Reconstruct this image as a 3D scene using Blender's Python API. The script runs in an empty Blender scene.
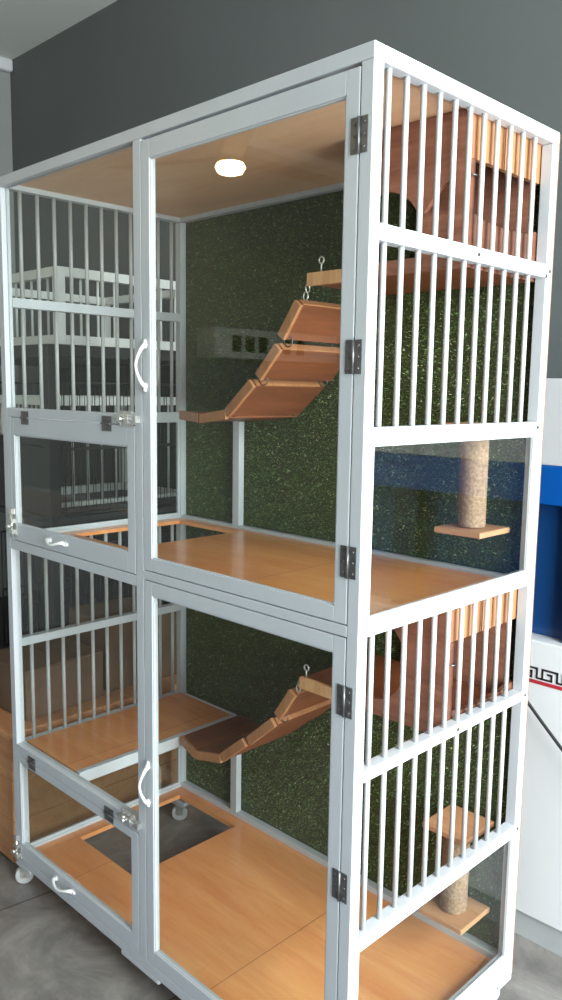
import bpy, bmesh, math, random
from mathutils import Vector, Matrix
random.seed(7)
S = bpy.context.scene
COL = S.collection
PI = math.pi

# ------------------------------------------------------------------ materials
def new_mat(name):
    m = bpy.data.materials.new(name); m.use_nodes = True
    nt = m.node_tree
    for n in list(nt.nodes): nt.nodes.remove(n)
    out = nt.nodes.new('ShaderNodeOutputMaterial')
    return m, nt, out

def N(nt, typ, **kw):
    n = nt.nodes.new(typ)
    for k, v in kw.items():
        if k in n.inputs: n.inputs[k].default_value = v
        else: setattr(n, k, v)
    return n

def ramp(nt, fac, stops):
    r = nt.nodes.new('ShaderNodeValToRGB')
    e = r.color_ramp.elements
    e[0].position, e[0].color = stops[0][0], (*stops[0][1], 1)
    e[1].position, e[1].color = stops[-1][0], (*stops[-1][1], 1)
    for p, c in stops[1:-1]:
        x = e.new(p); x.color = (*c, 1)
    nt.links.new(fac, r.inputs[0])
    return r

def coords(nt, scale=(1, 1, 1), rot=(0, 0, 0), kind='Object'):
    t = nt.nodes.new('ShaderNodeTexCoord'); mp = nt.nodes.new('ShaderNodeMapping')
    mp.inputs['Scale'].default_value = scale; mp.inputs['Rotation'].default_value = rot
    nt.links.new(t.outputs[kind], mp.inputs[0])
    return mp.outputs[0]

def plain(name, col, rough=.5, metal=0.0, var=.06, vscale=6, bump=0.0, bscale=60, spec=.5, coat=0):
    m, nt, out = new_mat(name)
    b = N(nt, 'ShaderNodeBsdfPrincipled', Roughness=rough, Metallic=metal)
    b.inputs['Specular IOR Level'].default_value = spec
    b.inputs['Coat Weight'].default_value = coat
    v = coords(nt)
    n = N(nt, 'ShaderNodeTexNoise', Scale=vscale, Detail=4.0)
    nt.links.new(v, n.inputs['Vector'])
    lo = tuple(max(0, c * (1 - var)) for c in col); hi = tuple(min(1, c * (1 + var)) for c in col)
    r = ramp(nt, n.outputs['Fac'], [(.3, lo), (.7, hi)])
    nt.links.new(r.outputs[0], b.inputs['Base Color'])
    if bump:
        n2 = N(nt, 'ShaderNodeTexNoise', Scale=bscale, Detail=5.0); nt.links.new(v, n2.inputs['Vector'])
        bp = N(nt, 'ShaderNodeBump', Strength=bump, Distance=.004)
        nt.links.new(n2.outputs['Fac'], bp.inputs['Height']); nt.links.new(bp.outputs[0], b.inputs['Normal'])
    nt.links.new(b.outputs[0], out.inputs[0])
    return m

def wood(name, dark, light, grain='x', rough=.35, scale=1.0, bump=.15, plank=None, spec=.5, ring=1.0, coat=0.0):
    """streaky wood; grain = axis along which the streaks run"""
    m, nt, out = new_mat(name)
    b = N(nt, 'ShaderNodeBsdfPrincipled', Roughness=rough)
    b.inputs['Specular IOR Level'].default_value = spec
    b.inputs['Coat Weight'].default_value = coat; b.inputs['Coat Roughness'].default_value = .12
    s = {'x': (1.6, 14, 14), 'y': (14, 1.6, 14), 'z': (14, 14, 1.6)}[grain]
    v = coords(nt, tuple(a * scale for a in s))
    n = N(nt, 'ShaderNodeTexNoise', Scale=1.0, Detail=6.0, Roughness=.62, Distortion=1.2 * ring)
    nt.links.new(v, n.inputs['Vector'])
    n2 = N(nt, 'ShaderNodeTexNoise', Scale=9.0, Detail=3.0); nt.links.new(v, n2.inputs['Vector'])
    mx = N(nt, 'ShaderNodeMath', operation='MULTIPLY_ADD'); mx.inputs[1].default_value = .3
    nt.links.new(n2.outputs['Fac'], mx.inputs[0]); nt.links.new(n.outputs['Fac'], mx.inputs[2])
    mid = tuple((a + c) / 2 for a, c in zip(dark, light))
    r = ramp(nt, mx.outputs[0], [(.42, dark), (.62, mid), (.85, light)])
    colr = r.outputs[0]
    if plank:
        vp = coords(nt, (1, 1, 1), (0, 0, PI / 2 if grain == 'y' else 0))
        vp.node.inputs['Location'].default_value = (.408, 1.5, 0)
        br = N(nt, 'ShaderNodeTexBrick', Scale=1.0, offset=0.0)
        br.inputs['Brick Width'].default_value = plank[0]; br.inputs['Row Height'].default_value = plank[1]
        br.inputs['Mortar Size'].default_value = .0012; br.inputs['Mortar Smooth'].default_value = .2
        br.inputs['Color1'].default_value = (1, 1, 1, 1); br.inputs['Color2'].default_value = (.84, .82, .8, 1)
        br.inputs['Mortar'].default_value = (.45, .4, .36, 1)
        nt.links.new(vp, br.inputs['Vector'])
        mm = N(nt, 'ShaderNodeMix', data_type='RGBA', blend_type='MULTIPLY'); mm.inputs[0].default_value = 1
        nt.links.new(r.outputs[0], mm.inputs[6]); nt.links.new(br.outputs[0], mm.inputs[7]); colr = mm.outputs[2]
    nt.links.new(colr, b.inputs['Base Color'])
    bp = N(nt, 'ShaderNodeBump', Strength=bump, Distance=.002)
    nt.links.new(mx.outputs[0], bp.inputs['Height']); nt.links.new(bp.outputs[0], b.inputs['Normal'])
    nt.links.new(b.outputs[0], out.inputs[0])
    return m

def glass_mat(name, ior=1.75, tint=(.93, .96, .95)):
    """thin window pane: clear transmission plus Fresnel reflection on the outward side"""
    m, nt, out = new_mat(name)
    t = N(nt, 'ShaderNodeBsdfTransparent'); t.inputs[0].default_value = (*tint, 1)
    g = N(nt, 'ShaderNodeBsdfGlossy', Roughness=.012)
    f = N(nt, 'ShaderNodeFresnel', IOR=ior)
    geo = N(nt, 'ShaderNodeNewGeometry')
    inv = N(nt, 'ShaderNodeMath', operation='SUBTRACT'); inv.inputs[0].default_value = 1
    nt.links.new(geo.outputs['Backfacing'], inv.inputs[1])
    mul = N(nt, 'ShaderNodeMath', operation='MULTIPLY')
    nt.links.new(f.outputs[0], mul.inputs[0]); nt.links.new(inv.outputs[0], mul.inputs[1])
    mx = N(nt, 'ShaderNodeMixShader')
    nt.links.new(mul.outputs[0], mx.inputs[0]); nt.links.new(t.outputs[0], mx.inputs[1]); nt.links.new(g.outputs[0], mx.inputs[2])
    nt.links.new(mx.outputs[0], out.inputs[0])
    return m

def emit_mat(name, col, st):
    m, nt, out = new_mat(name)
    e = N(nt, 'ShaderNodeEmission', Strength=st); e.inputs[0].default_value = (*col, 1)
    nt.links.new(e.outputs[0], out.inputs[0])
    return m

M = {}
SEAM = .61
M['frame'] = plain('white_grey_powder_coat', (.56, .595, .64), .42, var=.03, vscale=5)
M['bar'] = plain('white_bar_paint', (.47, .48, .49), .35, var=.03)
M['white'] = plain('white_plastic', (.82, .83, .82), .35, var=.02)
M['steel'] = plain('brushed_steel', (.20, .20, .205), .42, metal=.85, var=.25, vscale=60)
M['nickel'] = plain('nickel', (.7, .7, .68), .28, metal=.85, var=.2, vscale=40)
M['screw'] = plain('dark_screw', (.03, .03, .03), .5)
M['rubber'] = plain('grey_wheel', (.52, .53, .54), .45, var=.08, vscale=30)
M['glass'] = glass_mat('clear_pane')
M['floorwood'] = wood('orange_laminate', (.80, .265, .08), (.95, .43, .165), 'x', .30, .8, .05, plank=(SEAM, 3.0), coat=.25)
M['ply'] = wood('tan_plywood', (.80, .47, .28), (.92, .62, .40), 'x', .5, .5, .05)
M['redwood'] = wood('reddish_pine', (.15, .046, .018), (.27, .087, .034), 'y', .42, 1.2, .12)
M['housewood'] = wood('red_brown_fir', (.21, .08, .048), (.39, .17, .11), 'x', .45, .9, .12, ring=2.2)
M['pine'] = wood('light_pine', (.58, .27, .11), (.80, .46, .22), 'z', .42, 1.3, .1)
M['redpine'] = wood('reddish_light_pine', (.34, .13, .052), (.50, .235, .105), 'z', .42, 1.3, .1)  # on the plank upper ends its paler tone stands in for daylight
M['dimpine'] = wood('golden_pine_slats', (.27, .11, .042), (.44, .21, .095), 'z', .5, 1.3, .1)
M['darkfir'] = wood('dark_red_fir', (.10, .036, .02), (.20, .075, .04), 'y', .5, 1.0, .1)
M['lightply'] = wood('pale_plywood', (.48, .22, .11), (.68, .36, .19), 'x', .45, 1.0, .08)
M['backboard'] = wood('brown_backing', (.16, .09, .05), (.27, .16, .10), 'z', .6)
M['chest'] = wood('tan_chest_wood', (.48, .20, .085), (.66, .34, .16), 'x', .5, .8, .1)
M['cardboard'] = plain('cardboard', (.15, .09, .055), .8, var=.15, vscale=8)
M['wallp'] = plain('slate_grey_paint', (.115, .131, .137), .75, var=.05, vscale=1.6, bump=.08, bscale=90)
M['wall_light'] = plain('pale_grey_paint', (.26, .28, .28), .75, var=.04, vscale=1.5)
M['ceil'] = plain('ceiling_paint', (.62, .66, .64), .8, var=.03, vscale=1)
M['black'] = plain('black_powder_coat', (.02, .02, .022), .45)
M['blackwire'] = plain('black_wire', (.025, .025, .028), .35)
M['darkboard'] = plain('dark_laminate', (.035, .035, .037), .5)
M['blue'] = plain('bright_blue_gloss', (.001, .095, .42), .3, var=.05)
M['deepblue'] = plain('deep_blue_gloss', (.006, .06, .22), .25, var=.2, vscale=3)
M['navy'] = plain('navy_gloss', (.004, .02, .09), .25, var=.2, vscale=3)
M['counterwhite'] = plain('counter_white', (.84, .87, .91), .35, var=.02)
M['offwhite'] = plain('white_laminate', (.62, .64, .68), .35, var=.02, vscale=2)
M['kick'] = plain('kick_board', (.5, .53, .55), .4)
M['red'] = plain('red_stripe', (.5, .03, .05), .4)
M['turfbase'] = plain('turf_base', (.055, .065, .022), .9, var=.4, vscale=200, bump=.6, bscale=400)
M['opal'] = emit_mat('opal_lamp', (1.0, .66, .30), 110)
M['fanwood'] = plain('dark_fan_blade', (.010, .008, .007), .8, spec=.1)
M['winframe'] = plain('window_frame', (.7, .7, .7), .4)

def turf_mat():
    m, nt, out = new_mat('artificial_grass')
    b = N(nt, 'ShaderNodeBsdfPrincipled', Roughness=.5)
    v = coords(nt)
    w = N(nt, 'ShaderNodeTexWhiteNoise'); 
    q = N(nt, 'ShaderNodeVectorMath', operation='SNAP'); q.inputs[1].default_value = (.007, .007, .007)
    nt.links.new(v, q.inputs[0]); nt.links.new(q.outputs[0], w.inputs['Vector'])
    r = ramp(nt, w.outputs['Value'], [(.0, (.055, .105, .024)), (.55, (.11, .20, .043)), (.86, (.17, .275, .075)), (.985, (.46, .52, .28))])
    nt.links.new(r.outputs[0], b.inputs['Base Color'])
    nt.links.new(b.outputs[0], out.inputs[0])
    return m
M['turf'] = turf_mat()

def rope_mat():
    m, nt, out = new_mat('sisal_rope')
    b = N(nt, 'ShaderNodeBsdfPrincipled', Roughness=.85)
    v = coords(nt)
    n = N(nt, 'ShaderNodeTexNoise', Scale=140.0, Detail=4.0); nt.links.new(v, n.inputs['Vector'])
    r = ramp(nt, n.outputs['Fac'], [(.3, (.24, .135, .08)), (.7, (.44, .28, .185))])
    nt.links.new(r.outputs[0], b.inputs['Base Color'])
    bp = N(nt, 'ShaderNodeBump', Strength=.5, Distance=.003)
    nt.links.new(n.outputs['Fac'], bp.inputs['Height']); nt.links.new(bp.outputs[0], b.inputs['Normal'])
    nt.links.new(b.outputs[0], out.inputs[0])
    return m
M['rope'] = rope_mat()

def tile_mat():
    m, nt, out = new_mat('slate_floor_tile')
    b = N(nt, 'ShaderNodeBsdfPrincipled', Roughness=.38)
    v = coords(nt, rot=(0, 0, math.radians(8)))
    n = N(nt, 'ShaderNodeTexNoise', Scale=3.4, Detail=9.0, Roughness=.68, Distortion=1.6)
    nt.links.new(v, n.inputs['Vector'])
    r = ramp(nt, n.outputs['Fac'], [(.32, (.13, .122, .118)), (.5, (.22, .207, .195)), (.68, (.33, .31, .285))])
    br = N(nt, 'ShaderNodeTexBrick', Scale=1.0, offset=.5)
    br.inputs['Brick Width'].default_value = .6; br.inputs['Row Height'].default_value = .6
    br.inputs['Mortar Size'].default_value = .003; br.inputs['Mortar Smooth'].default_value = .1
    br.inputs['Color1'].default_value = (1, 1, 1, 1); br.inputs['Color2'].default_value = (.82, .83, .85, 1)
    br.inputs['Mortar'].default_value = (.3, .3, .3, 1)
    nt.links.new(v, br.inputs['Vector'])
    mm = N(nt, 'ShaderNodeMix', data_type='RGBA', blend_type='MULTIPLY'); mm.inputs[0].default_value = 1
    nt.links.new(r.outputs[0], mm.inputs[6]); nt.links.new(br.outputs[0], mm.inputs[7])
    nt.links.new(mm.outputs[2], b.inputs['Base Color'])
    bp = N(nt, 'ShaderNodeBump', Strength=.15, Distance=.004)
    nt.links.new(n.outputs['Fac'], bp.inputs['Height']); nt.links.new(bp.outputs[0], b.inputs['Normal'])
    nt.links.new(b.outputs[0], out.inputs[0])
    return m
M['tile'] = tile_mat()

# ------------------------------------------------------------------ geometry helpers
class MB:
    def __init__(s): s.bm = bmesh.new(); s.smooth = False
    def box(s, a, b, mi=0):
        (x0, y0, z0), (x1, y1, z1) = a, b
        r = bmesh.ops.create_cube(s.bm, size=1)
        for v in r['verts']:
            v.co = Vector(((x0 + x1) / 2 + v.co.x * (x1 - x0), (y0 + y1) / 2 + v.co.y * (y1 - y0), (z0 + z1) / 2 + v.co.z * (z1 - z0)))
        for f in {f for v in r['verts'] for f in v.link_faces}: f.material_index = mi
        return s
    def obox(s, c, size, mat3):
        r = bmesh.ops.create_cube(s.bm, size=1)
        for v in r['verts']:
            v.co = Vector(c) + mat3 @ Vector((v.co.x * size[0], v.co.y * size[1], v.co.z * size[2]))
        return s
    def cyl(s, p, q, r, seg=12, r2=None, caps=True):
        p, q = Vector(p), Vector(q); d = q - p
        m = Matrix.Translation((p + q) / 2) @ d.to_track_quat('Z', 'Y').to_matrix().to_4x4()
        res = bmesh.ops.create_cone(s.bm, cap_ends=caps, segments=seg, radius1=r, radius2=r if r2 is None else r2, depth=d.length, matrix=m)
        for f in {f for v in res['verts'] for f in v.link_faces}:
            if len(f.verts) == 4: f.smooth = True
        return s
    def tube(s, pts, r, seg=8, closed=False):
        pts = [Vector(p) for p in pts]; n = len(pts); rings = []
        prev = None
        for i, p in enumerate(pts):
            if closed: t = pts[(i + 1) % n] - pts[i - 1]
            else: t = pts[min(i + 1, n - 1)] - pts[max(i - 1, 0)]
            t.normalize()
            if prev is None:
                a = Vector((0, 0, 1)) if abs(t.z) < .9 else Vector((1, 0, 0))
                u = t.cross(a).normalized()
            else: u = (prev - t * prev.dot(t)).normalized()
            prev = u; w = t.cross(u)
            rr = r[i] if isinstance(r, (list, tuple)) else r
            rings.append([s.bm.verts.new(p + (u * math.cos(2 * PI * k / seg) + w * math.sin(2 * PI * k / seg)) * rr) for k in range(seg)])
        m = n if closed else n - 1
        for i in range(m):
            A, B = rings[i], rings[(i + 1) % n]
            for k in range(seg):
                f = s.bm.faces.new((A[k], A[(k + 1) % seg], B[(k + 1) % seg], B[k])); f.smooth = True
        if not closed:
            s.bm.faces.new(list(reversed(rings[0]))); s.bm.faces.new(rings[-1])
        return s
    def torus(s, c, R, r, axis='y', seg=16, sx=1.0):
        pts = []
        for k in range(seg):
            a = 2 * PI * k / seg; u, w = R * math.cos(a) * sx, R * math.sin(a)
            pts.append({'y': (c[0] + u, c[1], c[2] + w), 'x': (c[0], c[1] + u, c[2] + w), 'z': (c[0] + u, c[1] + w, c[2])}[axis])
        return s.tube(pts, r, 6, True)
    def lathe(s, c, prof, seg=24):
        """profile of (radius, z) turned about a vertical axis at c"""
        rings = [[s.bm.verts.new((c[0] + r * math.cos(2 * PI * k / seg), c[1] + r * math.sin(2 * PI * k / seg), c[2] + z)) for k in range(seg)] for r, z in prof]
        for A, B in zip(rings, rings[1:]):
            for k in range(seg):
                f = s.bm.faces.new((A[k], A[(k + 1) % seg], B[(k + 1) % seg], B[k])); f.smooth = True
        s.bm.faces.new(list(reversed(rings[0]))); s.bm.faces.new(rings[-1])
        return s
    def board(s, outer, holes, place, thick):
        """flat board with holes: 2-D loops, place(u,v,t) -> 3-D point"""
        bm = s.bm
        def loop(pts):
            vs = [bm.verts.new(place(u, v, 0)) for u, v in pts]
            return [bm.edges.new((vs[i], vs[(i + 1) % len(vs)])) for i in range(len(vs))]
        es = []
        for l in [outer] + holes: es += loop(l)
        g = bmesh.ops.triangle_fill(bm, use_beauty=True, use_dissolve=False, edges=es)
        fs = [f for f in g['geom'] if isinstance(f, bmesh.types.BMFace)]
        d = Vector(place(0, 0, thick)) - Vector(place(0, 0, 0))
        ex = bmesh.ops.extrude_face_region(bm, geom=fs, use_keep_orig=True)
        bmesh.ops.translate(bm, vec=d, verts=[v for v in ex['geom'] if isinstance(v, bmesh.types.BMVert)])
        bmesh.ops.recalc_face_normals(bm, faces=bm.faces)
        return s
    def build(s, name, mats, parent=None, bevel=0, origin=None):
        me = bpy.data.meshes.new(name)
        o = bpy.data.objects.new(name, me)
        po = parent_world(parent)
        org = Vector(origin) if origin is not None else (po if parent is not None else Vector((0, 0, 0)))
        bmesh.ops.translate(s.bm, vec=-org, verts=s.bm.verts)
        bmesh.ops.recalc_face_normals(s.bm, faces=s.bm.faces)
        s.bm.to_mesh(me); s.bm.free()
        for m in (mats if isinstance(mats, list) else [mats]): me.materials.append(m)
        COL.objects.link(o)
        o.location = org - po
        if parent is not None: o.parent = parent
        if bevel:
            b = o.modifiers.new('bevel', 'BEVEL'); b.width = bevel; b.segments = 2; b.limit_method = 'ANGLE'; b.angle_limit = .8
        return o

def parent_world(p):
    v = Vector((0, 0, 0))
    while p is not None:
        v = v + p.location; p = p.parent
    return v

def tag(o, label=None, cat=None, group=None, kind=None):
    if label: o['label'] = label
    if cat: o['category'] = cat
    if group: o['group'] = group
    if kind: o['kind'] = kind
    return o

def empty(name, loc, label, cat, group=None):
    o = bpy.data.objects.new(name, None); COL.objects.link(o); o.location = loc; o.empty_display_size = .1
    return tag(o, label, cat, group)

def lab(o, t): o['label'] = t; return o
def struct(o): o['kind'] = 'structure'; return o

# ------------------------------------------------------------------ room
FZ = -.078                    # tile floor below the castored cage
BY, LX, RX, FY, CZ = 1.30, -3.70, 2.30, -4.80, 3.27
struct(MB().box((LX - .1, FY - .1, FZ - .1), (RX + .1, BY + .1, FZ)).build('floor', M['tile']))
struct(MB().box((LX - .1, FY - .1, CZ), (RX + .1, BY + .1, CZ + .1)).build('ceiling', M['ceil']))
struct(MB().box((LX, BY, FZ), (RX, BY + .1, CZ)).build('wall_back', M['wallp']))
struct(MB().box((LX - .1, FY, FZ), (LX, BY, CZ)).build('wall_left', M['wall_light']))
fx0, fx1, fz0, fz1 = -1.7, 1.9, .9, 2.6
struct(MB().box((LX, FY - .1, FZ), (RX, FY, fz0)).box((LX, FY - .1, fz1), (RX, FY, CZ))
       .box((LX, FY - .1, fz0), (fx0, FY, fz1)).box((fx1, FY - .1, fz0), (RX, FY, fz1)).build('wall_front', M['wall_light']))
wf = MB()
for xx in (fx0, (fx0 + fx1) / 2 - .025, fx1 - .05): wf.box((xx, FY - .08, fz0), (xx + .05, FY - .02, fz1))
for z in (fz0, fz1 - .05): wf.box((fx0, FY - .08, z), (fx1, FY - .02, z + .05))
fill_win = struct(wf.build('fill_window', M['winframe']))  # unseen window, added to brighten cage front and left background
MB().box((fx0 + .05, FY - .055, fz0 + .05), (fx1 - .05, FY - .05, fz1 - .05)).build('glass_pane', M['glass'], fill_win)
# right wall with a wide shop window
wy0, wy1, wz0, wz1 = -1.30, 1.2, .25, 2.75
struct(MB().box((RX, FY, FZ), (RX + .1, BY, wz0)).box((RX, FY, wz1), (RX + .1, BY, CZ))
       .box((RX, FY, wz0), (RX + .1, wy0, wz1)).box((RX, wy1, wz0), (RX + .1, BY, wz1)).build('wall_right', M['wall_light']))
wf = MB()
for y in (wy0, (wy0 * 2 + wy1) / 3, (wy0 + wy1 * 2) / 3, wy1 - .05): wf.box((RX + .02, y, wz0), (RX + .08, y + .05, wz1))
for z in (wz0, wz1 - .05): wf.box((RX + .02, wy0, z), (RX + .08, wy1, z + .05))
win = struct(wf.build('window_1', M['winframe']))
MB().box((RX + .045, wy0 + .05, wz0 + .05), (RX + .05, wy1 - .05, wz1 - .05)).build('glass_pane', M['glass'], win)
# cornice along the left wall at the ceiling
struct(MB().box((LX, FY, CZ - .07), (LX + .045, BY, CZ)).build('trim_1', M['offwhite'], bevel=.015))

# ------------------------------------------------------------------ the cage
W, D, H, P = 1.3138, .6459, 2.0, .0265
cage = empty('cat_cage', (-W / 2, D / 2, FZ), 'tall white metal cat cage on casters with glass doors, barred sides and green turf back', 'cage')
C = cage
g = .0022        # gap round doors
def post(x0, y0, x1, y1, z0=0, z1=H): return MB().box((x0, y0, z0), (x1, y1, z1)).build('post', M['frame'], C, .0015)
e = .0004
post(-P, 0, 0, P, P + e, H - P - e); post(-W, 0, -W + P, P, P + e, H - P - e); post(-P, D - P, 0, D, P + e, H - P - e); post(-W, D - P, -W + P, D, P + e, H - P - e)
XM0, XM1 = -.672, -.6435
post(XM0, 0, XM1, P, P + e, H - P - e)          # front mullion
def rail(a, b): return MB().box(a, b).build('rail', M['frame'], C, .0015)
# top ring and bottom ring
rail((-W, 0, H - P), (0, P, H)); rail((-W, D - P, H - P), (0, D, H))
rail((-W, P + e, H - P), (-W + P, D - P - e, H)); rail((-P, P + e, H - P), (0, D - P - e, H))
rail((-W, 0, 0), (0, P, P)); rail((-W, D - P, 0), (0, D, P)); rail((-W + P + e, D - P, P + e), (-P - e, D, P + .02))
rail((-W, P + e, 0), (-W + P, D - P - e, P + .012)); rail((-P, P + e, 0), (0, D - P - e, .055))
# front rails
rail((-W + P + e, 0, 1.3525), (XM0 - e, P, 1.377)); rail((-W + P + e, 0, .974), (XM0 - e, P, 1.0))
rail((XM1 + e, 0, .9965), (-P - e, P, 1.0175)); rail((-W + P + e, 0, .352), (XM0 - e, P, .383))
# side rails
RZ = [(1.6907, 1.719), (1.3484, 1.3744), (.9974, 1.0257), (.7184, .7414), (.3803, .405)]
LZ = [(1.655, 1.682), (1.333, 1.359), (.985, 1.010), (.676, .701), (.356, .381)]
for a, b in RZ: rail((-P, P + e, a), (0, D - P - e, b))
for a, b in LZ: rail((-W, P + e, a), (-W + P, D - P - e, b))
# small back rails and the stub posts by the hole (support the boards)
rail((-W + P + e, D - P, .985), (-P - e, D - .006, 1.010))
MB().box((-1.022, D - .03, 1.0105), (-.992, D - .008, 1.338)).build('post', M['frame'], C, .0015)
MB().box((-1.022, D - .03, P + .021), (-.992, D - .008, .345)).build('post', M['frame'], C, .0015)
# bars (11 to each side of each barred field)
def bars(x, zone, ys):
    for y in ys:
        MB().cyl((x, y, zone[0]), (x, y, zone[1]), .0056, 12).build('bar', M['bar'], C)
yr = [.056 + .0506 * k for k in range(11)]
yl = [.063 + .0529 * k for k in range(11)]
for z0, z1 in ((1.719, H - P), (1.3744, 1.6907), (.7414, .9974), (.405, .7184)): bars(-P / 2, (z0, z1), yr)
for z0, z1 in ((1.682, H - P), (1.359, 1.655), (.701, .985), (.381, .676)): bars(-W + P / 2, (z0, z1), yl)
# dark screws on the right side rails
for y, z in ((.341, 1.705), (.635, 1.705), (.344, .730), (.632, .730), (.62, 1.694), (.62, 1.362), (.632, .392)):
    MB().cyl((-.002, y, z), (.0012, y, z), .0042, 10).build('screw', M['screw'], C)
# fixed side panes
def pane(a, b, par=C): return MB().box(a, b).build('glass_pane', M['glass'], par)
pane((-.015, P + e, 1.0257), (-.011, D - P - e, 1.3484)); pane((-.015, P + e, .055), (-.011, D - P - e, .3803))
pane((-W + .011, P + e, 1.010), (-W + .015, D - P - e, 1.333)); pane((-W + .011, P + e, P + .012), (-W + .015, D - P - e, .356))
# fixed front panes in the left column
pane((-W + P, .014, 1.377), (XM0, .017, H - P)); pane((-W + P, .014, .383), (XM0, .017, .974))
# pane beads round the side glass
def bead_y(x0, x1, z0, z1, y0=P + e, y1=D - P - e, t=.008):
    MB().box((x0, y0, z0), (x1, y0 + t, z1)).box((x0, y1 - t, z0), (x1, y1, z1)).box((x0, y0 + t, z0), (x1, y1 - t, z0 + t)).box((x0, y0 + t, z1 - t), (x1, y1 - t, z1)).build('glazing_bead', M['frame'], C, .001)
bead_y(-.011, -.003, 1.0257, 1.3484); bead_y(-.011, -.003, .055, .3803)
bead_y(-W + .015, -W + .023, 1.010, 1.333); bead_y(-W + .015, -W + .023, P + .012, .356)

# boards: roof, middle floor with hatch, bottom floor with hatch, left shelf
lab(MB().box((-W + P + e, P + e, H - .013), (-P - e, D - P - e, H - .004)).build('roof_panel', M['ply'], C), 'tan plywood roof')
HX0, HX1, HY0, HY1 = -1.243, -.955, .18, .578
def holed(z0, z1, name, x0=-W + P + e, x1=-P - e, y0=P + e, y1=D - P - e):
    b = MB(); b.board([(x0, y0), (x1, y0), (x1, y1), (x0, y1)], [[(HX0, HY0), (HX1, HY0), (HX1, HY1), (HX0, HY1)]], lambda u, v, t: (u, v, z0 + t), z1 - z0)
    return b.build(name, M['floorwood'], C)
lab(holed(.990, 1.0015, 'middle_floor', y1=D - P - e - .002), 'orange laminate middle floor with a hatch')
lab(holed(.016, .030, 'bottom_floor'), 'orange laminate bottom floor with a square hatch')
lab(MB().box((-W + P + e, P + .006, .366), (-1.012, D - P - .006, .382)).build('shelf_board', M['floorwood'], C), 'orange laminate shelf board')
MB().box((-1.011, P + .006, .350), (-.993, D - P - .006, .384)).box((-W + P + e, D - P - .005, .362), (-.993, D - P - e, .386)).build('shelf_edging', M['frame'], C, .001)
# turf back
lab(MB().box((-W + .002, D + .0005, .002), (-.002, D + .007, H - .002)).build('back_board', M['backboard'], C), 'brown backing board')
TY = D - .004
lab(MB().box((-W + P + e, TY, P + .021), (-P - e, TY + .004, .985 - e)).box((-W + P + e, TY, 1.010 + e), (-P - e, TY + .004, H - P)).build('turf_mat', M['turfbase'], C), 'dark mat of the artificial grass')
def turf():
    vs, fs = [], []; R = random.Random(3)
    for i in range(90000):
        x = R.uniform(-W + P + .004, -P - .004); z = R.uniform(P + .028, H - P - .004)
        if .972 < z < 1.014: continue
        a = R.uniform(0, 2 * PI); l = R.uniform(.006, .012); tilt = R.uniform(.25, 1.0)
        dx, dz, dy = math.cos(a) * math.sin(tilt) * l, math.sin(a) * math.sin(tilt) * l, -math.cos(tilt) * l
        a2 = R.uniform(0, 2 * PI); wx, wz = math.cos(a2) * .0013, math.sin(a2) * .0013
        k = len(vs)
        vs += [(x - wx, TY + .001, z - wz), (x + wx, TY + .001, z + wz), (x + dx, TY + .001 + dy, z + dz)]
        fs.append((k, k + 1, k + 2))
    me = bpy.data.meshes.new('turf_pile'); po = parent_world(C)
    me.from_pydata([(a - po.x, b - po.y, c - po.z) for a, b, c in vs], [], fs); me.materials.append(M['turf'])
    o = bpy.data.objects.new('turf_pile', me); COL.objects.link(o); o.parent = C; o['kind'] = 'stuff'; o['label'] = 'green artificial grass pile'
turf()

# doors
DP = .0175
def door(x0, x1, z0, z1, side, top, bot, lname, y0=0.0, left=None):
    left = left or side
    b = MB().box((x0, y0, z0), (x0 + left, DP, z1)).box((x1 - side, y0, z0), (x1, DP, z1))
    b.box((x0 + left, y0, z0), (x1 - side, DP, z0 + bot)).box((x0 + left, y0, z1 - top), (x1 - side, DP, z1))
    d = b.build('door', M['frame'], C, .0014, origin=((x0 + x1) / 2, y0, z0)); d['label'] = lname
    MB().box((x0 + left, .006, z0 + bot), (x1 - side, .010, z1 - top)).build('glass_pane', M['glass'], d)
    t = .003
    MB().box((x0 + left, .0025, z0 + bot), (x0 + left + t, .006, z1 - top)).box((x1 - side - t, .0025, z0 + bot), (x1 - side, .006, z1 - top)) \
        .box((x0 + left + t, .0025, z0 + bot), (x1 - side - t, .006, z0 + bot + t)).box((x0 + left + t, .0025, z1 - top - t), (x1 - side - t, .006, z1 - top)).build('glazing_bead', M['frame'], d, .0008)
    return d
dU = door(XM1 + g, -P - g, 1.0175 + g, 1.967, .030, .040, .030, 'large upper glass door', left=.030)
dL = door(XM1 + g, -P - g, P + g, .9965 - g, .030, .032, .038, 'large lower glass door', left=.030)
fU = door(-1.268, XM0 - g, 1.0 + g, 1.3525 - g, .030, .048, .048, 'small glass flap door at mid height', left=.019)
fL = door(-W + P + g, XM0 - g, P + g, .352 - g, .030, .022, .042, 'small glass flap door at the bottom', left=.014)
MB().box((-W + P + e, 0, 1.0 + e), (-1.268 - g, P, 1.3525 - e)).build('filler_strip', M['frame'], C, .001)

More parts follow.
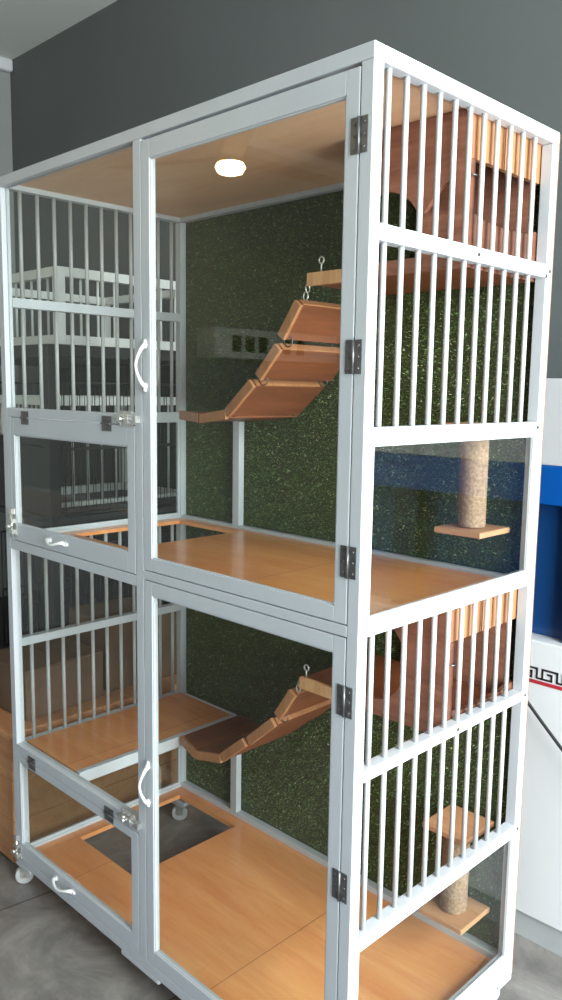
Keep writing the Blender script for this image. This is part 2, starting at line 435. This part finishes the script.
def hinge(par, cx, cz, w, h, vert=True):
    """butt hinge: two leaves, knuckle pin and screw heads; vert = knuckle is vertical"""
    b = MB()
    if vert:
        b.box((cx - w / 2, -.0018, cz - h / 2), (cx - .0022, -.0002, cz + h / 2)).box((cx + .0022, -.0018, cz - h / 2), (cx + w / 2, -.0002, cz + h / 2))
        b.cyl((cx, -.003, cz - h / 2), (cx, -.003, cz + h / 2), .0028, 10)
        pts = [(cx + s * w * .3, cz + k * h * .34) for s in (-1, 1) for k in (-1, 0, 1)]
    else:
        b.box((cx - w / 2, -.0018, cz - h / 2), (cx + w / 2, -.0002, cz - .0022)).box((cx - w / 2, -.0018, cz + .0022), (cx + w / 2, -.0002, cz + h / 2))
        b.cyl((cx - w / 2, -.003, cz), (cx + w / 2, -.003, cz), .0028, 10)
        pts = [(cx + k * w * .32, cz + s * h * .3) for s in (-1, 1) for k in (-1, 1)]
    for x, z in pts: b.cyl((x, -.0034, z), (x, -.0012, z), .0026, 8)
    return lab(b.build('hinge', M['steel'], par), 'dark steel hinge')
for z in (1.858, 1.495, 1.135): hinge(dU, -P - .0005, z, .036, .058)
for z in (.877, .515, .15): hinge(dL, -P - .0005, z, .036, .058)
for x in (-1.184, -.786): hinge(fU, x, 1.3525 - .001, .040, .036, False)
for x in (-1.198, -.800): hinge(fL, x, .352 - .001, .040, .036, False)

def handle(par, c, L, vert=True):
    """arched pull handle with two flared feet"""
    b = MB(); pts = []; rs = []
    for k in range(15):
        t = k / 14; u = (t - .5) * L
        out = .006 + .018 * math.sin(PI * t) ** .6
        side = .004 * math.cos(2 * PI * t)
        pts.append((c[0] + side, -out, c[2] + u) if vert else (c[0] + u, -out, c[2] + side))
        rs.append(.0034 + .0022 * abs(2 * t - 1) ** 3)
    b.tube(pts, rs, 8)
    for s in (-1, 1):
        u = s * L / 2
        p = (c[0], c[2] + u) if vert else (c[0] + u, c[2])
        b.cyl((p[0], -.0005, p[1]), (p[0], -.009, p[1]), .0085, 12, .004)
        q = (p[0], p[1] + s * .008) if vert else (p[0] + s * .008, p[1])
        b.cyl((q[0], -.0005, q[1]), (q[0], -.006, q[1]), .0065, 10, .003)
    return lab(b.build('handle', M['white'], par), 'white arched handle')
handle(dU, (-.629, 0, 1.486), .090); handle(dL, (-.629, 0, .497), .090)
handle(fU, (-1.025, 0, 1.029), .078, False); handle(fL, (-1.03, 0, .050), .088, False)

def latch(par, cx, cz, vert=False, L=.055):
    b = MB(); h = .036
    def tr(u, w): return (cx + (w if vert else u), cz + (u if vert else w))
    def bx(u0, u1, w0, w1, y0, y1):
        a, c = tr(u0, w0), tr(u1, w1)
        b.box((min(a[0], c[0]), y0, min(a[1], c[1])), (max(a[0], c[0]), y1, max(a[1], c[1])))
    bx(-L / 2, L / 2, -h / 2, h / 2, -.0022, -.0003)
    for s in (-1, 1): bx(s * L * .30 - .006, s * L * .30 + .006, -.010, .010, -.014, -.0022)
    a, c = tr(-L * .62, 0), tr(L * .75, 0)
    b.cyl((a[0], -.009, a[1]), (c[0], -.009, c[1]), .0042, 10)
    k = tr(0, 0); b.cyl((k[0], -.009, k[1]), (k[0], -.024, k[1]), .0042, 10, .006)
    for s in (-1, 1):
        for t in (-1, 1):
            p = tr(s * L * .42, t * h * .38); b.cyl((p[0], -.0034, p[1]), (p[0], -.0018, p[1]), .003, 8)
    k2 = tr(L * .85, 0); b.box((k2[0] - .007, -.013, k2[1] - .008), (k2[0] + .007, -.0003, k2[1] + .008))
    return lab(b.build('latch', M['nickel'], par), 'nickel barrel bolt')
latch(C, -.705, 1.366); latch(C, -.712, .378)
latch(fU, -1.262, 1.043, True, .05); latch(fL, -1.290, .045, True, .05)

# bracket feet and casters
def caster(x, y, ang):
    top = -.0185
    br = MB().box((x - .028, y - .022, top), (x + .028, y + .022, top + .004)).cyl((x, y, top), (x, y, top - .012), .014, 14)
    ca, sa = math.cos(ang), math.sin(ang)
    m3 = Matrix(((ca, -sa, 0), (sa, ca, 0), (0, 0, 1)))
    wz = FZ + .0275; ox, oy = x + ca * .006, y + sa * .006
    for s in (-1, 1):
        c = Vector((ox, oy, (top - .01 + wz) / 2)) + m3 @ Vector((0, s * .0125, 0))
        br.obox(c, (.024, .0022, top - .01 - wz + .012), m3)
    br.obox(Vector((ox, oy, top - .0125)), (.030, .0272, .003), m3)
    a = m3 @ Vector((0, .0145, 0)); br.cyl(Vector((ox, oy, wz)) - a, Vector((ox, oy, wz)) + a, .004, 10)
    c = lab(br.build('caster', M['nickel'], C), 'swivel caster')
    w = m3 @ Vector((0, .0098, 0)); ctr = Vector((ox, oy, wz))
    wm = MB(); wm.cyl(ctr - w, ctr + w, .0275, 28); wm.cyl(ctr - w * 1.1, ctr + w * 1.1, .009, 16)
    lab(wm.build('wheel', M['rubber'], c, .003), 'pale grey wheel')
def bracket(x0, x1, y0, y1): MB().box((x0, y0, -.0145), (x1, y1, -.0004)).build('foot_bracket', M['frame'], C, .003)
for (x0, x1, y0, y1, cx, cy, a) in ((-W, -W + .085, 0, .06, -1.300, .026, -2.03), (-W, -W + .085, D - .06, D, -1.262, .600, -2.3), (-.085, 0, 0, .06, -.045, .03, 1.2), (-.085, 0, D - .06, D, -.045, .605, .9), (-.755, -.595, 0, .06, -.675, .035, 2.8)):
    bracket(x0, x1, y0, y1)
    if cx != -.675: caster(cx, cy, a)

# ------------------------------------------------------------------ cat houses
def cat_house(z0, h, lint, low, hz, ear, label):
    X0, X1, Y0, Y1, t = -.350, -.029, .35, TY - .013, .012
    r = empty('cat_house', ((X0 + X1) / 2, (Y0 + Y1) / 2, z0), label, 'cat house', 'wooden cat houses on the turf wall')
    # floor board that runs on to the left as a ledge
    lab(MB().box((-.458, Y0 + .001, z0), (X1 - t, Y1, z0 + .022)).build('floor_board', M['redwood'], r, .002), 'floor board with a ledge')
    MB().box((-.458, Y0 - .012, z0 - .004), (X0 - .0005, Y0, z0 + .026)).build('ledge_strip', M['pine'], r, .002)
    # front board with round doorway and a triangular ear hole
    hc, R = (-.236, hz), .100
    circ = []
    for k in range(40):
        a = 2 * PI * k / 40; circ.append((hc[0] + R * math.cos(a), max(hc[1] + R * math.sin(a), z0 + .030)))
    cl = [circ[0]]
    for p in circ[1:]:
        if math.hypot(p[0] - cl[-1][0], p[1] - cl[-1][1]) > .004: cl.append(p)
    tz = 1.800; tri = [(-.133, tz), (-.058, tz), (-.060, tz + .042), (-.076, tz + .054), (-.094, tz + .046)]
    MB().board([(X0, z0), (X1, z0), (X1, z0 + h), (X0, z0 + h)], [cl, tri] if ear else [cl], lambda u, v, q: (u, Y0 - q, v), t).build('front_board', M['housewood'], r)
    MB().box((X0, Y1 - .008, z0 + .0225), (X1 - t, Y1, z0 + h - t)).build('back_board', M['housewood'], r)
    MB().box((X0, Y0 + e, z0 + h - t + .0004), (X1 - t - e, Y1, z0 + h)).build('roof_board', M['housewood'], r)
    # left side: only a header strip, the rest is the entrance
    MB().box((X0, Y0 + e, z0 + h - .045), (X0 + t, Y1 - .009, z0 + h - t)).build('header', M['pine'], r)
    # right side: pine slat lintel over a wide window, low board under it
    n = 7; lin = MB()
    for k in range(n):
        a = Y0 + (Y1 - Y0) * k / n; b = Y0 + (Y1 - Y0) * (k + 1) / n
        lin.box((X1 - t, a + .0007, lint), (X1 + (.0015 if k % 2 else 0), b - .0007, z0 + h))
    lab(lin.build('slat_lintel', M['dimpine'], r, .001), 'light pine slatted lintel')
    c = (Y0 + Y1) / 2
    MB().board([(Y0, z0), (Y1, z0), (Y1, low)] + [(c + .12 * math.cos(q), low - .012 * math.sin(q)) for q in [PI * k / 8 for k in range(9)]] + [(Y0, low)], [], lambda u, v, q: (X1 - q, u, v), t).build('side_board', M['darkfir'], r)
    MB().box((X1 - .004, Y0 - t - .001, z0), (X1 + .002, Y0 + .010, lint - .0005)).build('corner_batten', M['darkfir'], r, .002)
    MB().torus((X1 + .001, Y0 - .002, z0 + h * .58), .010, .0015, 'z').build('tie_ring', M['steel'], r)
    return r
cat_house(1.684, .302, 1.893, 1.79, 1.757, True, 'upper reddish wooden cat house with round doorway, under the cage roof')
cat_house(.700, .285, .912, .757, .835, False, 'lower reddish wooden cat house with round doorway, under the middle floor')

# ------------------------------------------------------------------ plank bridges
def bridge(segs, ledge, label):
    """segs: ((x,z),(x,z)) underside line of each plank, from the low left end to the house; gaps between"""
    y0, y1, th = .362, TY - .014, .020
    r = empty('plank_bridge', (segs[0][0][0], (y0 + y1) / 2, segs[0][0][1]), label, 'bridge', 'hanging plank bridges to the cat houses')
    for i, (a, b) in enumerate(segs):
        A, B = Vector((a[0], 0, a[1])), Vector((b[0], 0, b[1])); d = B - A
        ang = math.atan2(d.z, d.x); n = Vector((-math.sin(ang), 0, math.cos(ang)))
        u = d.normalized()
        ya = y0 + (.028 if i == 0 else 0)
        b_ = MB(); bm = b_.bm
        quad = [(A, ya), (B, y0), (B, y1), (A, y1)]
        lo = [bm.verts.new((p.x, yy, p.z)) for p, yy in quad]
        hi = [bm.verts.new((p.x + n.x * th, yy, p.z + n.z * th)) for p, yy in quad]
        bm.faces.new(lo); bm.faces.new(hi[::-1])
        for k in range(4): bm.faces.new((lo[k], lo[(k + 1) % 4], hi[(k + 1) % 4], hi[k]))
        pk = b_.build('plank', M['redwood'], r, .002)
        c = (A + B) / 2 + n * th * .5
        rot = Matrix(((u.x, 0, n.x), (0, 1, 0), (u.z, 0, n.z)))
        if i == 0:
            d3 = Vector((d.x, y0 - ya, d.z)).normalized()
            e3 = Vector((0, 0, 1)).cross(d3).normalized(); n3 = d3.cross(e3)
            rot = Matrix((d3, e3, n3)).transposed(); c = Vector((c.x, (ya + y0) / 2 - .006, c.z))
        else: c = Vector((c.x, y0 - .0058, c.z))
        lab(MB().obox(c, (d.length, .011, th + .006), rot).build('edge_batten', M['redpine'], pk, .002), 'lighter pine edge batten')
        if i >= len(segs) - 3:      # upper end face catching daylight, painted as a paler strip
            c = B + n * th * .5 + u * .0025; c.y = (y0 + y1) / 2
            lab(MB().obox(c, (.004, y1 - y0, th), rot).build('lit_end_face', M['redpine'], pk, .001), 'plank end face painted lighter as if daylit')
        if i:
            p = ((segs[i - 1][1][0] + a[0]) / 2, (segs[i - 1][1][1] + a[1]) / 2 + .010)
            L = math.dist(segs[i - 1][1], a)
            for y in (y0 + .016, y1 - .02):
                MB().torus((p[0], y, p[1]), max(.008, L * .55), .0017, 'y').build('link', M['steel'], r)
    for (x, z, ax) in ledge: MB().torus((x, y0 - .002, z), .010, .0018, ax, sx=.7).build('chain_link', M['nickel'], r)
    return r
bridge([((-.992, 1.352), (-.872, 1.347)), ((-.866, 1.346), (-.756, 1.360)), ((-.748, 1.366), (-.652, 1.446)), ((-.628, 1.462), (-.558, 1.536)), ((-.548, 1.560), (-.490, 1.640))],
       [(-.480, 1.660, 'y'), (-.474, 1.678, 'x')], 'upper hanging bridge of reddish planks climbing to the top cat house')
bridge([((-.990, .366), (-.884, .360)), ((-.878, .361), (-.768, .388)), ((-.760, .394), (-.668, .470)), ((-.650, .480), (-.556, .562)), ((-.540, .585), (-.486, .664))],
       [(-.480, .684, 'y'), (-.475, .700, 'x')], 'lower hanging bridge of reddish planks beside the shelf')
def hook(x, z, label):
    b = MB().cyl((x, .345, z), (x, .345, z + .018), .002, 8); b.torus((x, .345, z + .025), .0075, .002, 'y')
    tag(b.build('screw_eye', M['nickel']), label, 'hook', 'metal screw eyes at the bridge tops')
hook(-.418, 1.711, 'small metal screw eye standing on the upper cat house ledge')
hook(-.440, .727, 'small metal screw eye standing on the lower cat house ledge')

# ------------------------------------------------------------------ scratching posts on the turf wall
def scratcher(z0, z1, label, base=.072):
    cx, cy = -.118, .553
    r = empty('scratching_post', (cx, cy, z0), label, 'scratching post', 'rope scratching posts on the turf wall')
    MB().box((cx - .062, cy - .062, z0), (cx + .062, cy + .070, z0 + .014)).build('base_plate', M['lightply'], r, .003)
    MB().box((cx - .062, cy - .062, z1 - .014), (cx + .062, cy + .070, z1)).build('top_plate', M['lightply'], r, .003)
    prof = [(.028, z0 + .0145)]; n = int((z1 - z0 - .03) / .0058)
    for k in range(n):
        for q in (0, .5): prof.append((0.0308 + (.0022 if q else 0), z0 + .016 + (k + q) * (z1 - z0 - .032) / n))
    prof.append((.028, z1 - .0145))
    lab(MB().lathe((cx, cy, 0), prof, 28).build('rope_column', M['rope'], r), 'column wound with sisal rope')
scratcher(1.113, 1.368, 'upper rope scratching post with square wooden plate, behind the side glass')
scratcher(.150, .392, 'lower rope scratching post with square wooden plates, near the cage bottom')

# ------------------------------------------------------------------ display counter on the right
cnt = empty('display_counter', (.45, 1.06, FZ), 'white and blue display counter with key-pattern border, against the back wall', 'counter')
X0, X1, Y0, Y1 = -.62, 1.75, .885, BY - .004
MB().box((X0, Y0, .0), (X1, Y1, .784)).build('body', M['counterwhite'], cnt, .004)
lab(MB().box((X0 + .01, Y0 + .012, FZ), (X1 - .01, Y1, -.0005)).build('kick_board', M['kick'], cnt), 'recessed grey kick board')
MB().box((X0, Y0, 1.254), (X1, Y1, 1.477)).build('upper_panel', M['offwhite'], cnt, .003)
lab(MB().box((X0, Y0 - .003, 1.152), (X1, Y1, 1.2535)).build('fascia', M['blue'], cnt, .002), 'bright blue fascia')
lab(MB().box((X0, Y0 + .06, .7845), (X1, Y1, 1.1515)).build('recess_panel', M['deepblue'], cnt), 'deep blue recessed panel')
for x in (-.60, -.052, .5, 1.05, 1.6):
    lab(MB().box((x, Y0 + .03, .7845), (x + .09, Y0 + .0595, 1.1515)).build('pillar', M['navy'], cnt, .002), 'navy upright strip')
# Greek-key border: black key line over a red stripe
kb = MB(); y = Y0 - .0012; x = X0 + .02; u = .0052; zt = .712
while x < X1 - .06:
    for (a, b, c, d_) in ((0, 0, 9, 1), (0, 0, 1, 6), (0, 5, 6, 6), (5, 2, 6, 6), (3, 2, 6, 3), (8, 0, 9, 6), (8, 5, 11, 6)):
        kb.box((x + a * u, y, zt - d_ * u), (x + c * u, Y0 - .0002, zt - b * u))
    x += 11 * u
lab(kb.build('key_border', M['black'], cnt), 'black Greek-key pattern border')
lab(MB().box((X0, y, .667), (X1, Y0 - .0002, .677)).build('stripe', M['red'], cnt), 'red stripe')
# cable hanging over the counter front
pts = []
for k in range(24):
    t = k / 23
    pts.append((-.30 + .95 * t, Y0 - .03 - .01 * math.sin(PI * t), .79 - .62 * t + .10 * t * t - .12 * math.sin(PI * t)))
pts = [(-.30, Y0 - .006, .80), (-.26, Y0 - .012, .77)]
for k in range(30):
    t = k / 29; pts.append((-.25 + 1.0 * t, Y0 - .014 - .1 * t, .755 + (-.98 * t + .30 * t * t)))
tag(MB().tube(pts, .0045, 8).build('power_cable', M['black']), 'black cable hanging down across the white counter front', 'cable')

# ------------------------------------------------------------------ things beyond the left side of the cage
ch = empty('wooden_chest', (-1.58, .45, FZ), 'low tan wooden chest on the floor left of the cage', 'chest')
x0, x1, y0, y1, z1 = -1.775, -1.385, .03, .80, .355
b = MB()
for k in range(3):
    a = FZ + .02 + k * .138; b.box((x0, y0, a), (x1, y1, a + .1365))
b.build('body', M['chest'], ch, .003)
MB().box((x0 - .01, y0 - .012, z1), (x1 + .01, y1 + .01, z1 + .02)).build('lid', M['chest'], ch, .003)
for xx in (x0 + .03, x1 - .07):
    for yy in (y0 + .02, y1 - .06): MB().box((xx, yy, FZ), (xx + .04, yy + .04, FZ + .0198)).build('foot', M['chest'], ch)
def carton(x0, x1, y0, y1, z0, h, label, rz=0):
    r = empty('cardboard_box', ((x0 + x1) / 2, (y0 + y1) / 2, z0), label, 'box', 'cardboard boxes on the wooden chest')
    MB().box((x0, y0, z0), (x1, y1, z0 + h)).build('carton', M['cardboard'], r, .003)
    cy = (y0 + y1) / 2
    MB().box((x0 + .002, y0, z0 + h + .0004), (x1 - .002, cy - .001, z0 + h + .004)).build('flap', M['cardboard'], r)
    MB().box((x0 + .002, cy + .001, z0 + h + .0004), (x1 - .002, y1, z0 + h + .004)).build('flap', M['cardboard'], r)
    r.rotation_euler.z = rz
carton(-1.70, -1.44, .10, .40, z1 + .021, .16, 'smaller cardboard box at the near end of the wooden chest', .06)
carton(-1.75, -1.46, .45, .76, z1 + .021, .24, 'taller cardboard box at the far end of the wooden chest', -.08)

# open storage rack with black top, white posts
rk = empty('storage_rack', (-2.25, .85, FZ), 'dark storage rack with black posts and black top board beyond the barred side', 'rack')
RX0, RX1, RY0, RY1 = -3.15, -1.80, .42, 1.24
lab(MB().box((RX0, RY0, 1.545), (RX1, RY1, 1.59)).build('top_board', M['black'], rk, .003), 'black top board')
for z in (.30, .93): lab(MB().box((RX0, RY0 + .01, z), (RX1 - .002, RY1, z + .022)).build('shelf', M['darkboard'], rk), 'dark shelf')
MB().box((RX0, RY1 + .002, FZ + .01), (RX1, RY1 + .012, 1.54)).build('back_panel', M['darkboard'], rk)
for xx in (RX0, -2.45, RX1 - .035):
    for yy in (RY0 - .0005, RY1 - .04): MB().box((xx, yy, FZ), (xx + .035, yy + .035, 1.5445)).build('post', M['black'], rk, .002)
bn = empty('storage_bin', (-2.14, .46, .953), 'flat black lidded bin at the near end of the higher rack shelf', 'bin')
MB().box((-2.40, .433, .9525), (-1.845, .49, 1.215)).build('body', M['black'], bn, .006)
MB().box((-2.408, .428, 1.2155), (-1.838, .495, 1.24)).build('lid', M['black'], bn, .005)
# white barred pet cage standing on the rack
def small_cage(x0, x1, y0, y1, z0, z1, label):
    r = empty('small_pet_cage', ((x0 + x1) / 2, (y0 + y1) / 2, z0), label, 'cage')
    p = .034
    for xx in (x0, x1 - p):
        for yy in (y0, y1 - p): MB().box((xx, yy, z0), (xx + p, yy + p, z1)).build('post', M['white'], r, .002)
    for z in (z0, z1 - p):
        MB().box((x0 + p, y0, z), (x1 - p, y0 + p, z + p)).build('rail', M['white'], r); MB().box((x0 + p, y1 - p, z), (x1 - p, y1, z + p)).build('rail', M['white'], r)
        MB().box((x0, y0 + p, z), (x0 + p, y1 - p, z + p)).build('rail', M['white'], r); MB().box((x1 - p, y0 + p, z), (x1, y1 - p, z + p)).build('rail', M['white'], r)
    n = 9
    for k in range(1, n):
        yy = y0 + p + (y1 - y0 - 2 * p) * k / n
        MB().cyl((x1 - p / 2, yy, z0 + p), (x1 - p / 2, yy, z1 - p), .005, 8).build('bar', M['white'], r)
    n = 12
    for k in range(1, n):
        xx = x0 + p + (x1 - x0 - 2 * p) * k / n
        MB().cyl((xx, y0 + p / 2, z0 + p), (xx, y0 + p / 2, z1 - p), .005, 8).build('bar', M['white'], r)
# black wire crates on the rack
def wire_crate(x0, x1, y0, y1, z0, h, label):
    r = empty('wire_crate', ((x0 + x1) / 2, (y0 + y1) / 2, z0), label, 'crate', 'black wire crates on the rack')
    fr = MB(); z1 = z0 + h; rr = .0032
    for p, q in (((x0, y0), (x1, y0)), ((x1, y0), (x1, y1)), ((x1, y1), (x0, y1)), ((x0, y1), (x0, y0))):
        for z in (z0 + rr, z0 + h * .5, z1): fr.cyl((*p, z), (*q, z), rr, 6)
        fr.cyl((*p, z0), (*p, z1), rr, 6)
    fr.build('frame', M['blackwire'], r)
    def side(p, q, name):
        b = MB(); L = math.hypot(q[0] - p[0], q[1] - p[1]); n = int(L / .032)
        for k in range(1, n):
            t = k / n; xx, yy = p[0] + (q[0] - p[0]) * t, p[1] + (q[1] - p[1]) * t
            b.cyl((xx, yy, z0 + .003), (xx, yy, z1), .0017, 5)
        b.build(name, M['blackwire'], r)
    side((x0, y0), (x1, y0), 'wire_panel'); side((x1, y0), (x1, y1), 'wire_panel'); side((x0, y1), (x1, y1), 'wire_panel'); side((x0, y0), (x0, y1), 'wire_panel')
    lab(MB().box((x0 + .01, y0 + .01, z0 + .008), (x1 - .01, y1 - .01, z0 + .024)).build('tray', M['darkboard'], r, .003), 'dark plastic tray')
wire_crate(-1.90, -1.83, .50, 1.16, .953, .50, 'narrow black wire crate at the front of the higher rack shelf')
small_cage(-2.42, -1.925, .50, 1.17, .953, 1.40, 'white barred pet cage on the higher shelf behind black wires')
wire_crate(-2.36, -1.86, .50, 1.16, .323, .50, 'black wire crate on the lower shelf of the rack')
wire_crate(-3.06, -2.50, .50, 1.16, .953, .50, 'black wire crate on the rack, farther left on the higher shelf')
small_cage(-2.60, -1.81, .47, 1.20, 1.5915, 1.868, 'small white barred pet cage standing on the black rack top')
# pale panel-fronted bin on the lowest shelf
tag(MB().box((-1.98, .55, FZ), (-1.84, 1.1, .22)).build('storage_bin', M['darkboard'], None, .01), 'dark storage bin on the floor under the rack', 'bin')

# ------------------------------------------------------------------ white wall cabinet on the far left wall (seen mirrored in the door glass)
wc = empty('wall_cabinet', (-3.6, -3.2, 1.62), 'white wall cabinet with dark square openings, high on the left wall', 'cabinet')
wb = MB(); y0c, y1c, z0c, z1c = -3.95, -2.66, 1.66, 1.87
holes = []
for a in (-2.82, -2.95, -3.08, -3.33, -3.48): holes.append([(a - .10, z0c + .045), (a, z0c + .045), (a, z1c - .05), (a - .10, z1c - .05)])
wb.board([(y0c, z0c), (y1c, z0c), (y1c, z1c), (y0c, z1c)], holes, lambda u, v, q: (-3.50 - q, u, v), .015)
wb.build('front_panel', M['white'], wc)
MB().box((LX + .002, y0c, z0c), (-3.5155, y1c, z0c + .015)).box((LX + .002, y0c, z1c - .015), (-3.5155, y1c, z1c)).box((LX + .002, y0c, z0c + .0155), (-3.5155, y0c + .015, z1c - .0155)).box((LX + .002, y1c - .015, z0c + .0155), (-3.5155, y1c, z1c - .0155)).build('carcass', M['white'], wc)
MB().box((LX + .002, y0c + .016, z0c + .016), (LX + .01, y1c - .016, z1c - .016)).build('back_panel', M['darkboard'], wc)

# ------------------------------------------------------------------ ceiling fan with lamp (seen mirrored in the door glass)
FXc, FYc, FZc = -2.97, -2.32, 2.82
fan = empty('ceiling_fan', (FXc, FYc, CZ), 'dark three-bladed ceiling fan with a glowing warm lamp', 'fan')
MB().lathe((FXc, FYc, 0), [(.07, CZ - .0005), (.06, CZ - .05), (.012, CZ - .055), (.012, FZc + .11)]).build('down_rod', M['fanwood'], fan)
MB().lathe((FXc, FYc, 0), [(.03, FZc + .11), (.07, FZc + .09), (.08, FZc + .03), (.06, FZc - .02)]).build('motor', M['fanwood'], fan)
lab(MB().lathe((FXc, FYc, 0), [(.05, FZc - .021), (.080, FZc - .030), (.092, FZc - .055), (.075, FZc - .085), (.03, FZc - .10)]).build('lamp', M['opal'], fan), 'glowing warm opal lamp')
for k in range(3):
    a = math.radians(-85 + 120 * k); u = Vector((math.cos(a), math.sin(a), 0)); v = Vector((-math.sin(a), math.cos(a), 0))
    tl = .16; n = Vector((0, 0, 1)); v2 = v * math.cos(tl) + n * math.sin(tl); n2 = u.cross(v2)
    m3 = Matrix((u, v2, n2)).transposed()
    MB().obox(Vector((FXc, FYc, FZc + .005)) + u * .46, (.78, .13, .008), m3).build('blade', M['fanwood'], fan, .003)

# ------------------------------------------------------------------ light
def area(name, loc, size, target, power, col):
    l = bpy.data.lights.new(name, 'AREA'); l.shape = 'RECTANGLE'; l.size, l.size_y = size; l.energy = power; l.color = col
    o = bpy.data.objects.new(name, l); COL.objects.link(o); o.location = loc
    o.rotation_euler = (Vector(target) - Vector(loc)).to_track_quat('-Z', 'Y').to_euler(); return o
area('window_daylight', (RX + .5, (wy0 + wy1) / 2, 1.6), (2.5, 2.4), (RX - 2, (wy0 + wy1) / 2, 1.35), 450, (1.0, .985, .975))
area('front_fill_light', ((fx0 + fx1) / 2, FY - .3, 1.9), (3.5, 1.6), ((fx0 + fx1) / 2 - .6, 0, 1.2), 5, (.95, .98, 1.0))  # added fill lamp behind the unseen front window
w = bpy.data.worlds.new('world'); S.world = w; w.use_nodes = True
nt = w.node_tree; bg = nt.nodes['Background']
sky = nt.nodes.new('ShaderNodeTexSky'); sky.sky_type = 'NISHITA'; sky.sun_disc = False; sky.sun_elevation = math.radians(35)
nt.links.new(sky.outputs[0], bg.inputs[0]); bg.inputs[1].default_value = .35

# ------------------------------------------------------------------ camera
cx, cy, cz, yaw, pit, rol, f = .8853498, -1.0977519, 1.4360020, .7786188, -.1335716, .0148842, 815.24
fw = Vector((-math.sin(yaw) * math.cos(pit), math.cos(yaw) * math.cos(pit), math.sin(pit)))
rt = Vector((math.cos(yaw), math.sin(yaw), 0)); up = rt.cross(fw)
rt2 = rt * math.cos(rol) + up * math.sin(rol); up2 = -rt * math.sin(rol) + up * math.cos(rol)
cam = bpy.data.cameras.new('camera'); co = bpy.data.objects.new('camera', cam); COL.objects.link(co)
m = Matrix((rt2, up2, -fw)).transposed().to_4x4(); m.translation = Vector((cx, cy, cz)); co.matrix_world = m
cam.sensor_fit = 'VERTICAL'; cam.sensor_height = 24; cam.lens = f / 1000 * 24; cam.clip_start = .02
S.camera = co
S.view_settings.view_transform = 'Standard'; S.view_settings.look = 'None'; S.view_settings.gamma = 1
S.view_settings.use_curve_mapping = False; S.view_settings.exposure = 0.10
